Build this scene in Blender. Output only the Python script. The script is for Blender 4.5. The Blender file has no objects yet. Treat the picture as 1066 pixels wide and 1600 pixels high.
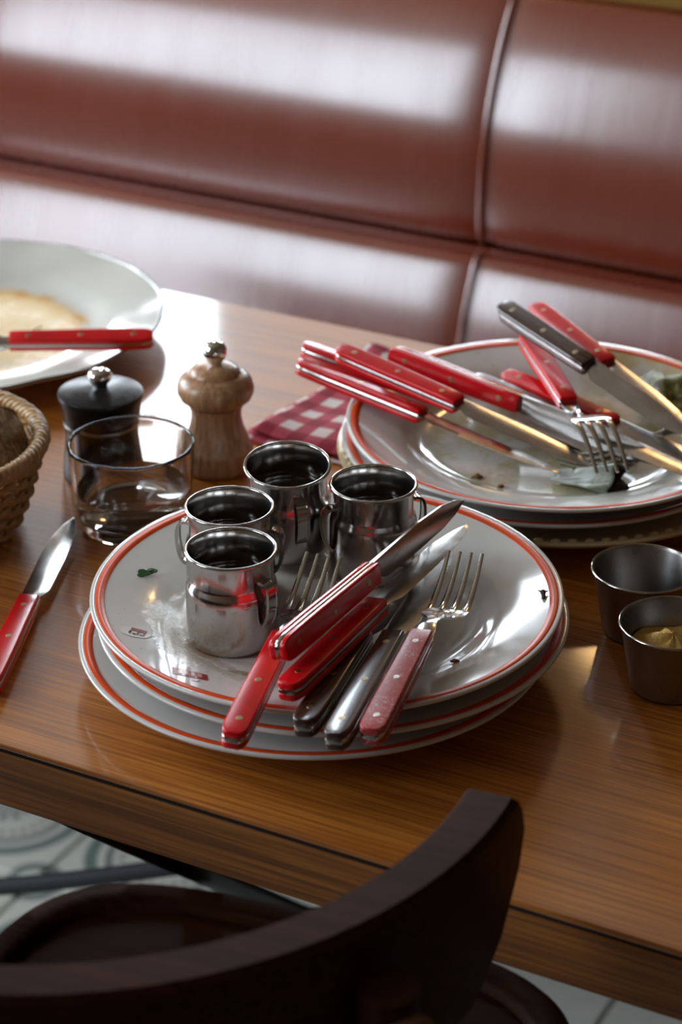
import bpy, bmesh, math, random
from mathutils import Vector, Matrix

random.seed(7)
S = bpy.context.scene
COL = S.collection
PI = math.pi
R = math.radians

# ------------------------------------------------------------------ camera
cam_d = bpy.data.cameras.new('camera')
cam = bpy.data.objects.new('camera', cam_d)
COL.objects.link(cam)
S.camera = cam
cam.location = (0, 0, 1.46)
cam.rotation_euler = (R(90 - 26.8), 0, 0)
cam_d.sensor_fit = 'VERTICAL'
cam_d.sensor_height = 36
cam_d.sensor_width = 24
cam_d.lens = 85
cam_d.clip_start = 0.05
cam_d.dof.use_dof = True
cam_d.dof.focus_distance = 1.36
cam_d.dof.aperture_fstop = 7.5

# ------------------------------------------------------------------ world, daylight, exposure
# the table, bench and walls run along one pair of axes, turned 28 degrees from the view
YAW = R(-28.0)
CU, SU = math.cos(YAW), math.sin(YAW)
def W(u, v, z=0.0):
    """room axes (u along the bench, v towards the bench) to world"""
    return Vector((u * CU - v * SU, u * SU + v * CU, z))
def RD(u, v, z=0.0):
    return Vector((u * CU - v * SU, u * SU + v * CU, z))

wd = bpy.data.worlds.new('sky'); S.world = wd
wd.use_nodes = True
wd.node_tree.nodes['Background'].inputs[0].default_value = (.62, .76, 1, 1)
wd.node_tree.nodes['Background'].inputs[1].default_value = 1.0

S.view_settings.view_transform = 'Standard'
S.view_settings.look = 'None'
S.view_settings.gamma = 1
S.view_settings.use_curve_mapping = False
S.view_settings.exposure = 0.0

def area_light(name, u, v, z, nu, nv, nz, sx, sy, radiance, col):
    l = bpy.data.lights.new(name, 'AREA'); l.shape = 'RECTANGLE'
    l.size, l.size_y = sx, sy
    l.energy = radiance * PI * sx * sy
    l.color = col
    o = bpy.data.objects.new(name, l); COL.objects.link(o)
    o.location = W(u, v, z)
    o.rotation_euler = (-RD(nu, nv, nz)).to_track_quat('Z', 'Y').to_euler()
    return o
DAY = (.82, .915, 1.0)
# daylight in the window openings: (opening u0,u1,z0,z1) in the back wall, (v0,v1) in the left wall
BACK_V, LEFT_U, FRONT_V = 3.10, -4.60, -1.20
BACK_WIN = [(-2.75, -2.16, 1.02, 1.42), (-2.12, -1.85, 1.02, 2.35), (-1.74, -1.00, 1.02, 1.40)]
LEFT_WIN = [(0.2, 1.35, 1.0, 3.1), (1.55, 2.7, 1.0, 3.1)]
FRONT_WIN = [(-4.25, -3.25, 1.35, 3.4), (-3.15, -2.25, 1.35, 3.4)]
for i, (a, b, c, d) in enumerate(BACK_WIN):
    area_light('window_daylight', (a + b) / 2, BACK_V + .06, (c + d) / 2, 0, -1, 0, b - a, d - c, 19.0 if d > 1.5 else 14.0, DAY)
for i, (a, b, c, d) in enumerate(LEFT_WIN):
    area_light('window_daylight', LEFT_U - .06, (a + b) / 2, (c + d) / 2, 1, 0, 0, b - a, d - c, 15.0, DAY)
for i, (a, b, c, d) in enumerate(FRONT_WIN):
    area_light('window_daylight', (a + b) / 2, FRONT_V - .06, (c + d) / 2, 0, 1, 0, b - a, d - c, 9.0, DAY)
def globe(u, v, z, rad, watts, col):
    l = bpy.data.lights.new('wall_lamp_bulb', 'POINT'); l.energy = watts; l.color = col; l.shadow_soft_size = rad
    o = bpy.data.objects.new('wall_lamp_bulb', l); COL.objects.link(o); o.location = W(u, v, z)
globe(-1.10, 2.95, 1.80, .07, 4.0, (1, .60, .24))

# ------------------------------------------------------------------ mesh helpers
def finish(name, bm, mat, parent=None, smooth=40, loc=None):
    bmesh.ops.recalc_face_normals(bm, faces=bm.faces[:])
    me = bpy.data.meshes.new(name)
    bm.to_mesh(me); bm.free()
    if smooth:
        for p in me.polygons: p.use_smooth = True
        if smooth < 180: me.set_sharp_from_angle(angle=R(smooth))
    return link(name, me, mat, parent, loc)
def link(name, me, mat, parent=None, loc=None):
    o = bpy.data.objects.new(name, me); COL.objects.link(o)
    if mat and not me.materials: me.materials.append(mat)
    if parent: o.parent = parent
    if loc: o.location = loc
    return o
def empty(name, loc=(0, 0, 0), rotz=0.0):
    o = bpy.data.objects.new(name, None); COL.objects.link(o)
    o.location = loc; o.rotation_euler = (0, 0, rotz); o.empty_display_size = .02
    return o
def tag(o, label=None, cat=None, group=None, kind=None):
    if label: o['label'] = label
    if cat: o['category'] = cat
    if group: o['group'] = group
    if kind: o['kind'] = kind
    return o
def copy_tree(o, parent=None):
    c = o.copy(); COL.objects.link(c)
    if parent: c.parent = parent
    for ch in list(o.children): copy_tree(ch, c)
    return c
def ring_loft(bm, rings, close_ring=True, cap=True, close_path=False):
    vs = [[bm.verts.new(p) for p in r] for r in rings]
    n = len(rings[0]); m = len(rings)
    for i in range(m if close_path else m - 1):
        a, b = vs[i], vs[(i + 1) % m]
        for j in range(n if close_ring else n - 1):
            k = (j + 1) % n
            try: bm.faces.new((a[j], a[k], b[k], b[j]))
            except ValueError: pass
    if cap and close_ring and not close_path:
        for r in (vs[0], vs[-1]):
            try: bm.faces.new(r)
            except ValueError: pass
    return vs
def loft(name, rings, mat, parent=None, smooth=40, **k):
    bm = bmesh.new(); ring_loft(bm, rings, **k)
    return finish(name, bm, mat, parent, smooth)
def lathe_bm(bm, prof, seg=64, closed=False, wob=None):
    """prof: list of (r,z); closed joins last to first (a solid of revolution)"""
    rings = []
    for i in range(seg):
        a = 2 * PI * i / seg
        f = wob(a) if wob else 1
        rings.append([(r * f * math.cos(a), r * f * math.sin(a), z) for r, z in prof])
    ring_loft(bm, rings, close_ring=closed, cap=False, close_path=True)
    bmesh.ops.remove_doubles(bm, verts=bm.verts[:], dist=1e-6)
def lathe(name, prof, mat, parent=None, seg=64, closed=False, smooth=40, wob=None):
    bm = bmesh.new(); lathe_bm(bm, prof, seg, closed, wob)
    return finish(name, bm, mat, parent, smooth)
def box_bm(bm, x0, x1, y0, y1, z0, z1, bev=0, seg=2):
    vs = [bm.verts.new((x, y, z)) for x in (x0, x1) for y in (y0, y1) for z in (z0, z1)]
    f = [(0, 1, 3, 2), (4, 6, 7, 5), (0, 4, 5, 1), (2, 3, 7, 6), (0, 2, 6, 4), (1, 5, 7, 3)]
    fs = [bm.faces.new([vs[i] for i in q]) for q in f]
    if bev:
        es = list({e for q in fs for e in q.edges})
        bmesh.ops.bevel(bm, geom=es, offset=bev, segments=seg, affect='EDGES', profile=.5)
def box(name, x0, x1, y0, y1, z0, z1, mat, parent=None, bev=0, seg=2, smooth=20):
    bm = bmesh.new(); box_bm(bm, x0, x1, y0, y1, z0, z1, bev, seg)
    return finish(name, bm, mat, parent, smooth)
def tube_rings(pts, rad, n=8, closed=False, flat=1.0):
    pts = [Vector(p) for p in pts]; m = len(pts); rings = []
    prev = None
    for i, p in enumerate(pts):
        if closed: t = pts[(i + 1) % m] - pts[i - 1]
        else: t = pts[min(i + 1, m - 1)] - pts[max(i - 1, 0)]
        t.normalize()
        if prev is None:
            prev = Vector((0, 0, 1)) if abs(t.z) < .9 else Vector((1, 0, 0))
        x = (prev - t * prev.dot(t))
        x.normalize(); y = t.cross(x); prev = x
        r = rad(i / (m - 1)) if callable(rad) else rad
        rings.append([p + x * (r * flat * math.cos(2 * PI * j / n)) + y * (r * math.sin(2 * PI * j / n)) for j in range(n)])
    return rings
def tube(name, pts, rad, mat, parent=None, n=8, closed=False, flat=1.0, smooth=60):
    return loft(name, tube_rings(pts, rad, n, closed, flat), mat, parent, smooth, close_path=closed)
def lerp(a, b, t): return a + (b - a) * t
def smooth01(t):
    t = max(0, min(1, t)); return t * t * (3 - 2 * t)
def interp(tab, x):
    if x <= tab[0][0]: return tab[0][1]
    for (a, p), (b, q) in zip(tab, tab[1:]):
        if x <= b: return p + (q - p) * (x - a) / (b - a)
    return tab[-1][1]
def spline(tab, x):
    """monotone-ish smooth interpolation through a table"""
    n = len(tab)
    if x <= tab[0][0]: return tab[0][1]
    if x >= tab[-1][0]: return tab[-1][1]
    for i in range(n - 1):
        if x <= tab[i + 1][0]:
            x0, y0 = tab[i]; x1, y1 = tab[i + 1]
            m0 = (y1 - tab[i - 1][1]) / (x1 - tab[i - 1][0]) if i > 0 else (y1 - y0) / (x1 - x0)
            m1 = (tab[i + 2][1] - y0) / (tab[i + 2][0] - x0) if i < n - 2 else (y1 - y0) / (x1 - x0)
            h = x1 - x0; t = (x - x0) / h
            return ((2*t**3-3*t*t+1)*y0 + (t**3-2*t*t+t)*h*m0 + (-2*t**3+3*t*t)*y1 + (t**3-t*t)*h*m1)

# ------------------------------------------------------------------ material helpers
class G:
    def __init__(s, name, **kw):
        s.mat = bpy.data.materials.new(name); s.mat.use_nodes = True
        s.nt = s.mat.node_tree; s.b = s.nt.nodes['Principled BSDF']
        s.out = s.nt.nodes['Material Output']; s._tc = None
        for k, v in kw.items(): s.set(ALIAS.get(k, k), v)
    def put(s, sock, v):
        if isinstance(v, bpy.types.NodeSocket): s.nt.links.new(v, sock)
        elif isinstance(v, (tuple, list)) and len(v) == 3 and len(sock.default_value) == 4: sock.default_value = (*v, 1)
        else: sock.default_value = v
    def set(s, name, v): s.put(s.b.inputs[name], v); return s
    def n(s, t, props=None, **ins):
        nd = s.nt.nodes.new(t)
        for k, v in (props or {}).items(): setattr(nd, k, v)
        for k, v in ins.items():
            key = int(k[1:]) if k[0] == '_' and k[1:].isdigit() else k.replace('_', ' ')
            s.put(nd.inputs[key], v)
        return nd
    def m(s, op, a, b=0.0, c=0.0, clamp=False):
        return s.n('ShaderNodeMath', {'operation': op, 'use_clamp': clamp}, _0=a, _1=b, _2=c).outputs[0]
    def mix(s, f, a, b, blend='MIX'):
        nd = s.n('ShaderNodeMix', {'data_type': 'RGBA', 'blend_type': blend})
        s.put(nd.inputs[0], f); s.put(nd.inputs[6], a); s.put(nd.inputs[7], b)
        return nd.outputs[2]
    def obj(s):
        if not s._tc: s._tc = s.n('ShaderNodeTexCoord')
        return s._tc.outputs['Object']
    def scaled(s, sx, sy, sz, vec=None, rz=0, loc=(0, 0, 0)):
        return s.n('ShaderNodeMapping', None, Vector=vec or s.obj(), Scale=(sx, sy, sz), Rotation=(0, 0, rz), Location=loc).outputs[0]
    def xyz(s, vec=None):
        o = s.n('ShaderNodeSeparateXYZ', None, Vector=vec or s.obj()).outputs
        return o[0], o[1], o[2]
    def noise(s, scale, detail=3, rough=.5, vec=None, dist=0.0):
        return s.n('ShaderNodeTexNoise', None, Vector=vec or s.obj(), Scale=scale, Detail=detail, Roughness=rough, Distortion=dist).outputs[0]
    def step(s, x, lo, hi, a=0.0, b=1.0):
        return s.n('ShaderNodeMapRange', {'interpolation_type': 'SMOOTHSTEP'}, Value=x, From_Min=lo, From_Max=hi, To_Min=a, To_Max=b).outputs[0]
    def ramp(s, f, *stops):
        nd = s.n('ShaderNodeValToRGB', None, Fac=f); e = nd.color_ramp.elements
        while len(e) < len(stops): e.new(.5)
        for el, (p, c) in zip(e, stops): el.position = p; el.color = (*c, 1)
        return nd.outputs[0]
    def bump(s, h, strength=.3, dist=.001):
        s.set('Normal', s.n('ShaderNodeBump', None, Height=h, Strength=strength, Distance=dist).outputs[0]); return s
ALIAS = dict(base='Base Color', rough='Roughness', metal='Metallic', coat='Coat Weight', coatr='Coat Roughness',
             trans='Transmission Weight', ior='IOR', spec='Specular IOR Level', sss='Subsurface Weight')

def wood_mat(name, dark, mid, light, along='x', rough=.34, coat=.25, fine=1.0, coatr=.12, spec=.5):
    g = G(name)
    sc = {'x': (1.6, 60, 60), 'y': (60, 1.6, 60), 'z': (60, 60, 1.6)}[along]
    sf = {'x': (9, 420, 420), 'y': (420, 9, 420), 'z': (420, 420, 9)}[along]
    a = g.noise(1.0, 4, .6, g.scaled(*[q * fine for q in sc]), .4)
    b = g.noise(1.0, 3, .6, g.scaled(*[q * fine for q in sf]))
    c = g.ramp(g.m('ADD', g.m('MULTIPLY', a, .28), g.m('MULTIPLY', b, .72)), (.38, dark), (.5, mid), (.62, light))
    g.set('Base Color', c).set('Roughness', g.m('ADD', g.m('MULTIPLY', b, .16), rough - .08))
    g.set('Coat Weight', coat).set('Coat Roughness', coatr)
    g.set('Specular IOR Level', spec)
    g.bump(b, .12, .0004)
    return g.mat

M = {}
M['table'] = wood_mat('table_wood', (.29, .082, .006), (.45, .146, .014), (.60, .220, .028), 'x', .45, .7, 1.0, .08)
M['table_edge'] = wood_mat('table_edge_wood', (.15, .048, .007), (.26, .088, .012), (.38, .14, .024), 'x', .5, .1)
M['chair'] = wood_mat('chair_wood', (.022, .0058, .0015), (.033, .0090, .0023), (.048, .0135, .0034), 'x', .5, .0, .5, .3, .06)
M['chair_cap'] = wood_mat('chair_cap_wood', (.05, .018, .007), (.09, .034, .013), (.13, .05, .02), 'z', .4, .1)
M['black_iron'] = G('black_iron', base=(.006, .006, .007), rough=.6, spec=.15).mat
M['gap'] = G('dark_joint', base=(.008, .006, .005), rough=.7).mat

def leather():
    g = G('oxblood_leather')
    cl = g.noise(3.5, 4, .6)
    st = g.noise(1.0, 4, .6, g.scaled(26, 4, 3.2))
    g.set('Base Color', g.mix(cl, (.15, .017, .004), (.24, .036, .008)))
    g.set('Roughness', g.m('ADD', g.m('MULTIPLY', st, .14), .20))
    g.set('Specular IOR Level', .8).set('Coat Weight', 1.0).set('Coat Roughness', .20).set('Coat IOR', 1.7)
    fine = g.noise(900, 2, .5)
    g.bump(g.m('ADD', g.m('MULTIPLY', st, 1.0), g.m('MULTIPLY', fine, .05)), .16, .004)
    return g.mat
M['leather'] = leather()
M['brass'] = G('aged_brass', base=(.45, .27, .08), rough=.35, metal=1).mat
M['plinth'] = G('plinth_paint', base=(.02, .016, .014), rough=.6).mat

def steel(name, base=(.56, .55, .53), rough=.2, spot=.12, aniso=0.0):
    g = G(name, metal=1.0)
    n = g.noise(60, 4, .6); n2 = g.noise(420, 3, .6)
    g.set('Base Color', g.mix(g.step(n2, .55, .75), base, tuple(c * .72 for c in base)))
    g.set('Roughness', g.m('ADD', g.m('MULTIPLY', n, spot), rough - spot / 2))
    if aniso: g.set('Anisotropic', aniso)
    return g.mat
M['steel'] = steel('polished_steel', rough=.15)
M['steel_blade'] = steel('smeared_blade_steel', (.44, .42, .40), .2, .22)
M['steel_brushed'] = steel('brushed_steel', (.30, .29, .28), .30, .16)
M['steel_jug'] = steel('jug_steel', (.55, .53, .51), .17, .12)
M['chrome'] = G('chrome', base=(.8, .8, .8), rough=.05, metal=1).mat
M['rivet'] = G('brass_rivet', base=(.36, .28, .16), rough=.35, metal=1).mat
M['rivet_steel'] = G('steel_rivet', base=(.7, .68, .64), rough=.25, metal=1).mat

def acrylic(name, base, speckled=0.0, rough=.17):
    g = G(name, rough=rough)
    sp = g.noise(900, 4, .75); bl = g.noise(110, 3, .6)
    if speckled:
        f = g.m('MULTIPLY', g.step(sp, .5, .62), g.step(bl, .42, .62, .15, speckled))
        g.set('Base Color', g.mix(f, base, (.72, .5, .47)))
    else:
        g.set('Base Color', g.mix(g.step(bl, .35, .7), base, tuple(c * .86 for c in base)))
    g.set('Roughness', g.m('ADD', rough, g.m('MULTIPLY', sp, .12)))
    g.set('Coat Weight', .08).set('Coat Roughness', .08)
    g.bump(g.m('ADD', bl, g.m('MULTIPLY', sp, .3)), .08, .0006)
    return g.mat
M['red'] = acrylic('red_acrylic', (.74, .005, .010), 0.0, .15)
M['red_speckled'] = acrylic('speckled_red_acrylic', (.42, .012, .018), .9, .3)  # duller red with pale specks mixed into its base colour
M['brown_handle'] = wood_mat('dark_handle_wood', (.022, .009, .006), (.045, .018, .011), (.085, .036, .021), 'x', .24, .5, 2.0)

def china(name, base=(.72, .71, .68), extra=None):
    g = G(name, rough=.12)
    n = g.noise(22, 4, .6); fi = g.noise(650, 3, .6)
    c = g.mix(g.step(n, .4, .75), base, tuple(q * .92 for q in base))
    r = g.m('ADD', .07, g.m('MULTIPLY', g.step(n, .4, .7), .09))
    if extra: c, r = extra(g, c, r)
    g.set('Base Color', c).set('Roughness', r).set('Coat Weight', .2).set('Coat Roughness', .05)
    return g.mat
M['china'] = china('white_china')
M['orange_band'] = G('orange_red_glaze', base=(.74, .072, .004), rough=.3, spec=.2).mat

def top_plate_extra(g, c, r):
    """grease, sauce film and crumbs left on the uppermost plate of the near stack"""
    x, y, z = g.xyz()
    rr = g.m('SQRT', g.m('ADD', g.m('MULTIPLY', x, x), g.m('MULTIPLY', y, y)))
    wob = g.noise(38, 4, .65)
    # sauce tide line around the well, left side only
    q = g.m('ADD', rr, g.m('MULTIPLY', g.m('SUBTRACT', wob, .5), .034))
    left = g.m('MULTIPLY', g.step(x, -.045, -.07), g.step(y, .012, -.012))
    low = g.m('MULTIPLY', g.step(x, -.02, -.04), g.step(y, -.055, -.07))
    zone = g.m('MAXIMUM', left, low)
    fleck = g.noise(520, 3, .7)
    froth = g.m('MULTIPLY', g.m('MULTIPLY', g.step(q, .082, .088), g.step(q, .108, .100)), zone)
    c = g.mix(g.m('MULTIPLY', froth, g.step(fleck, .42, .60, .15, .75)), c, (.50, .40, .26))
    line = g.m('MULTIPLY', g.m('MULTIPLY', g.step(q, .077, .0805), g.step(q, .086, .0825)), zone)
    c = g.mix(g.m('MULTIPLY', line, .8), c, (.28, .14, .045))
    film = g.m('MULTIPLY', g.step(q, .084, .078), g.step(wob, .32, .6, .05, .34))
    c = g.mix(film, c, (.50, .37, .22))
    pep = g.step(g.noise(330, 2, .5), .715, .74)
    c = g.mix(g.m('MULTIPLY', pep, g.m('MAXIMUM', froth, g.m('MULTIPLY', zone, .4))), c, (.05, .03, .02))
    bl = g.m('MULTIPLY', g.step(q, .074, .080), g.m('MULTIPLY', g.step(q, .094, .088), g.m('MULTIPLY', low, g.step(wob, .52, .60))))
    c = g.mix(g.m('MULTIPLY', bl, .8), c, (.42, .22, .06))
    g.bump(g.m('MULTIPLY', fleck, froth), .35, .0010)
    r = g.m('ADD', r, g.m('MULTIPLY', g.m('MAXIMUM', froth, line), .30))
    return c, r
M['china_top'] = china('used_white_china', (.72, .71, .68), top_plate_extra)
def back_plate_extra(g, c, r):
    x, y, z = g.xyz()
    rr = g.m('SQRT', g.m('ADD', g.m('MULTIPLY', x, x), g.m('MULTIPLY', y, y)))
    wob = g.noise(24, 4, .65)
    f = g.m('MULTIPLY', g.step(rr, .112, .07), g.step(wob, .36, .58, .0, .8))
    c = g.mix(f, c, (.42, .36, .16))
    rt = g.m('MULTIPLY', g.step(g.m('ADD', x, g.m('MULTIPLY', y, .5)), .06, .11), g.step(wob, .34, .52))
    c = g.mix(g.m('MULTIPLY', rt, .85), c, g.mix(g.noise(300, 3, .6), (.55, .40, .12), (.62, .52, .30)))
    fl = g.step(g.noise(240, 2, .5), .68, .72)
    c = g.mix(g.m('MULTIPLY', fl, g.step(wob, .42, .6)), c, (.35, .22, .04))
    return c, r
M['china_back'] = china('smeared_white_china', (.68, .66, .62), back_plate_extra)
def left_plate_extra(g, c, r):
    x, y, z = g.xyz()
    rr = g.m('SQRT', g.m('ADD', g.m('MULTIPLY', x, x), g.m('MULTIPLY', y, y)))
    wob = g.noise(26, 5, .7); w2 = g.noise(70, 5, .75)
    q = g.m('ADD', rr, g.m('MULTIPLY', g.m('SUBTRACT', wob, .5), .03))
    f = g.step(q, .094, .078)
    c = g.mix(g.m('MULTIPLY', f, .92), c, (.82, .53, .13))
    edge = g.m('MULTIPLY', g.m('MULTIPLY', g.step(q, .068, .078), g.step(q, .094, .084)), g.step(w2, .42, .58))
    c = g.mix(g.m('MULTIPLY', edge, .9), c, (.72, .34, .05))
    c = g.mix(g.m('MULTIPLY', f, g.m('MULTIPLY', g.step(w2, .58, .68), .7)), c, (.70, .36, .06))
    c = g.mix(g.m('MULTIPLY', f, g.m('MULTIPLY', g.step(w2, .42, .34), .6)), c, (.80, .74, .55))
    return c, g.m('ADD', r, g.m('MULTIPLY', f, .15))
M['china_left'] = china('cream_china', (.72, .72, .66), left_plate_extra)
M['china_cream'] = china('beige_china', (.72, .57, .33))
M['edge_dark'] = G('worn_glaze_edge', base=(.10, .085, .06), rough=.4).mat

def bx_glass():
    g = G('clear_glass', base=(1, 1, 1), rough=0.0, trans=1.0, ior=1.46)
    return g.mat
M['glass'] = bx_glass()
M['water'] = G('water', base=(1, 1, 1), rough=0.0, trans=1.0, ior=1.33).mat
M['sauce'] = G('dark_sauce', base=(.020, .008, .003), rough=.10, coat=.3).mat
M['mill_wood'] = wood_mat('mill_beech', (.30, .145, .066), (.44, .235, .115), (.56, .33, .18), 'z', .36, .25, .7)
def blackmill():
    g = G('black_mill_lacquer')
    n = g.noise(180, 4, .6)
    g.set('Base Color', g.mix(g.step(n, .45, .75), (.008, .008, .009), (.022, .022, .022)))
    g.set('Roughness', g.m('ADD', .2, g.m('MULTIPLY', n, .2))).set('Specular IOR Level', .3)
    return g.mat
M['black_mill'] = blackmill()
def gingham():
    g = G('gingham_cloth', rough=.85)
    x, y, z = g.xyz(); P = .0255
    def st(c):
        return g.step(g.m('PINGPONG', g.m('ADD', c, 5.0), P / 2), P / 4 - .0006, P / 4 + .0006)
    a = g.m('MULTIPLY', g.m('ADD', st(x), st(y)), .5)
    wv = g.noise(1.0, 2, .5, g.scaled(1800, 1800, 10))
    c = g.ramp(a, (.0, (.74, .68, .64)), (.5, (.46, .045, .075)), (1, (.28, .004, .018)))
    g.set('Base Color', g.mix(g.m('MULTIPLY', wv, .35), c, (.5, .3, .3), 'MULTIPLY'))
    g.bump(wv, .3, .0004)
    return g.mat
M['gingham'] = gingham()
def wick():
    g = G('wicker')
    n = g.noise(90, 3, .6)
    g.set('Base Color', g.mix(n, (.26, .12, .032), (.60, .36, .14))).set('Roughness', .5)
    return g.mat
M['wicker'] = wick()
def crumbm():
    g = G('bread_crumb', rough=.9)
    n = g.noise(190, 5, .7); v = g.noise(60, 3, .6)
    g.set('Base Color', g.ramp(n, (.3, (.18, .11, .065)), (.5, (.50, .37, .24)), (.72, (.75, .63, .47))))
    g.bump(g.m('ADD', n, v), .8, .004)
    return g.mat
def crustm():
    g = G('bread_crust', rough=.75)
    n = g.noise(70, 5, .7)
    g.set('Base Color', g.ramp(n, (.3, (.10, .055, .025)), (.5, (.32, .20, .10)), (.72, (.62, .52, .38))))
    g.bump(n, .7, .003)
    return g.mat
M['crumb'], M['crust'] = crumbm(), crustm()
def mustard():
    g = G('mustard', rough=.35)
    n = g.noise(140, 3, .6)
    g.set('Base Color', g.mix(n, (.55, .30, .05), (.80, .52, .15))); g.bump(n, .5, .003)
    return g.mat
M['mustard'] = mustard()
def mush():
    g = G('green_mash', rough=.4)
    n = g.noise(120, 4, .7)
    g.set('Base Color', g.ramp(n, (.35, (.06, .065, .012)), (.52, (.20, .20, .05)), (.68, (.50, .47, .25)))); g.bump(n, .8, .004)
    return g.mat
M['mush'] = mush()
M['leaf'] = G('parsley_green', base=(.018, .075, .012), rough=.45).mat
M['clove'] = G('clove_brown', base=(.07, .028, .016), rough=.6).mat
M['crumb_brown'] = G('crumb_brown', base=(.26, .12, .035), rough=.7).mat
def scrapm():
    g = G('pale_skin')
    n = g.noise(60, 4, .6)
    g.set('Base Color', g.mix(g.step(n, .4, .62), (.46, .50, .45), (.24, .27, .20))).set('Roughness', .32)
    return g.mat
M['scrap'] = scrapm()
M['scrap_dark'] = G('dark_skin', base=(.022, .017, .010), rough=.4).mat
M['print_white'] = G('print_white', base=(.74, .73, .70), rough=.15).mat
M['print_red'] = G('print_red', base=(.34, .03, .035), rough=.15).mat
M['print_black'] = G('print_black', base=(.03, .02, .02), rough=.15).mat
M['print_pink'] = G('print_pink', base=(.60, .33, .30), rough=.15).mat

def tile_mat(name, patterned):
    g = G(name, rough=.35)
    x, y, z = g.xyz()
    n = g.noise(40, 4, .6)
    cream = g.mix(n, (.80, .79, .70), (.62, .64, .57))
    if not patterned:
        g.set('Base Color', cream); return g.mat
    def rad(px, py):
        a = g.m('SUBTRACT', x, px); b = g.m('SUBTRACT', y, py)
        return g.m('SQRT', g.m('ADD', g.m('MULTIPLY', a, a), g.m('MULTIPLY', b, b))), g.m('ARCTAN2', b, a)
    def band(r, a, b):
        return g.m('MULTIPLY', g.step(r, a - .0015, a + .0015), g.step(r, b + .0015, b - .0015))
    r0, th = rad(0, 0)
    pet = g.m('MULTIPLY', g.m('ADD', g.m('SINE', g.m('MULTIPLY', th, 8.0)), 1.0), .5)
    flower = g.m('MULTIPLY', g.step(r0, .026, .022), g.step(pet, .3, .6))
    f = g.m('MAXIMUM', flower, g.m('MAXIMUM', band(r0, .058, .066), band(r0, .074, .088)))
    dots = g.m('MULTIPLY', band(r0, .044, .052), g.step(g.m('SINE', g.m('MULTIPLY', th, 26.0)), 0, .4))
    for sx in (-1, 1):
        for sy in (-1, 1):
            r1, t1 = rad(sx * .098, sy * .098)
            f = g.m('MAXIMUM', f, band(r1, .018, .030))
    c = g.mix(g.m('MULTIPLY', f, .9), cream, g.mix(n, (.10, .15, .14), (.17, .23, .20)))
    c = g.mix(g.m('MULTIPLY', dots, .8), c, (.22, .12, .07))
    g.set('Base Color', c)
    return g.mat
M['tile_pattern'] = tile_mat('patterned_tile', True)
M['tile_plain'] = tile_mat('plain_tile', False)
M['grout'] = G('grout', base=(.16, .155, .14), rough=.9).mat
M['wall'] = G('wall_paint', base=(.16, .10, .06), rough=.8).mat
M['ceiling'] = G('ceiling_paint', base=(.22, .17, .12), rough=.9).mat
M['frame'] = G('window_frame_paint', base=(.10, .07, .05), rough=.5).mat

# ------------------------------------------------------------------ the room
room = RD(1, 0)
def room_box(name, u0, u1, v0, v1, z0, z1, mat, parent=None):
    o = box(name, u0, u1, v0, v1, z0, z1, mat, parent, 0, 1, 0)
    if not parent:
        o.rotation_euler = (0, 0, YAW); o['kind'] = 'structure'
    return o
U0, U1, V0, V1, HC = LEFT_U, 2.6, FRONT_V, BACK_V, 3.5
floor = room_box('floor', U0, U1, V0, V1, -.06, -.006, M['grout'])
room_box('ceiling', U0, U1, V0, V1, HC, HC + .06, M['ceiling'])
room_box('wall_right', U1, U1 + .1, V0, V1, 0, HC, M['wall'])
def pierced_wall(name, axis, pos, a0, a1, wins):
    bm = bmesh.new()
    def put(p0, p1, z0, z1):
        if axis == 'v': box_bm(bm, p0, p1, pos, pos + .14, z0, z1)
        elif axis == 'f': box_bm(bm, p0, p1, pos - .14, pos, z0, z1)
        else: box_bm(bm, pos - .14, pos, p0, p1, z0, z1)
    c = a0
    for (a, b, z0, z1) in wins:
        put(c, a, 0, HC); put(a, b, 0, z0); put(a, b, z1, HC); c = b
    put(c, a1, 0, HC)
    o = finish(name, bm, M['wall'], None, 0); o.rotation_euler = (0, 0, YAW); o['kind'] = 'structure'
pierced_wall('wall_back', 'v', BACK_V, U0, U1, BACK_WIN)
pierced_wall('wall_front', 'f', FRONT_V, U0, U1, FRONT_WIN)
pierced_wall('wall_left', 'u', LEFT_U, V0, V1, LEFT_WIN)
k = 0
for axis, wins in (('v', BACK_WIN), ('u', LEFT_WIN), ('f', FRONT_WIN)):
    for (a, b, z0, z1) in wins:
        k += 1
        bm = bmesh.new(); t = .03
        bars = [(a, b, z0, z0 + t), (a, b, z1 - t, z1), (a, a + t, z0, z1), (b - t, b, z0, z1),
                ((a + b) / 2 - .02, (a + b) / 2 + .02, z0, z1), (a, b, z1 - .48, z1 - .44)][:6 if b - a > .7 else 4]
        for (p, q, c, d) in bars:
            if axis == 'v': box_bm(bm, p, q, BACK_V, BACK_V + .04, c, d)
            elif axis == 'f': box_bm(bm, p, q, FRONT_V - .04, FRONT_V, c, d)
            else: box_bm(bm, LEFT_U - .04, LEFT_U, p, q, c, d)
        o = finish('window_%d' % k, bm, M['frame'], None, 0); o.rotation_euler = (0, 0, YAW); o['kind'] = 'structure'
# floor tiles, one object each, where the gap under the table shows them
TS = .2
bm = bmesh.new(); box_bm(bm, -TS/2 + .002, TS/2 - .002, -TS/2 + .002, TS/2 - .002, -.02, 0, .0015, 1)
tp = finish('floor_tile', bm, None, None, 30); me_plain = tp.data; bpy.data.objects.remove(tp)
me_pat = me_plain.copy(); me_pat.materials.append(M['tile_pattern']); me_plain.materials.append(M['tile_plain'])
for i in range(-10, 1):
    for j in range(3, 10):
        uu, vv = i * TS + .06, j * TS - .04
        o = link('floor_tile', me_pat if uu < -1.12 else me_plain, None, floor)
        o.location = (uu, vv, .0)

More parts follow.
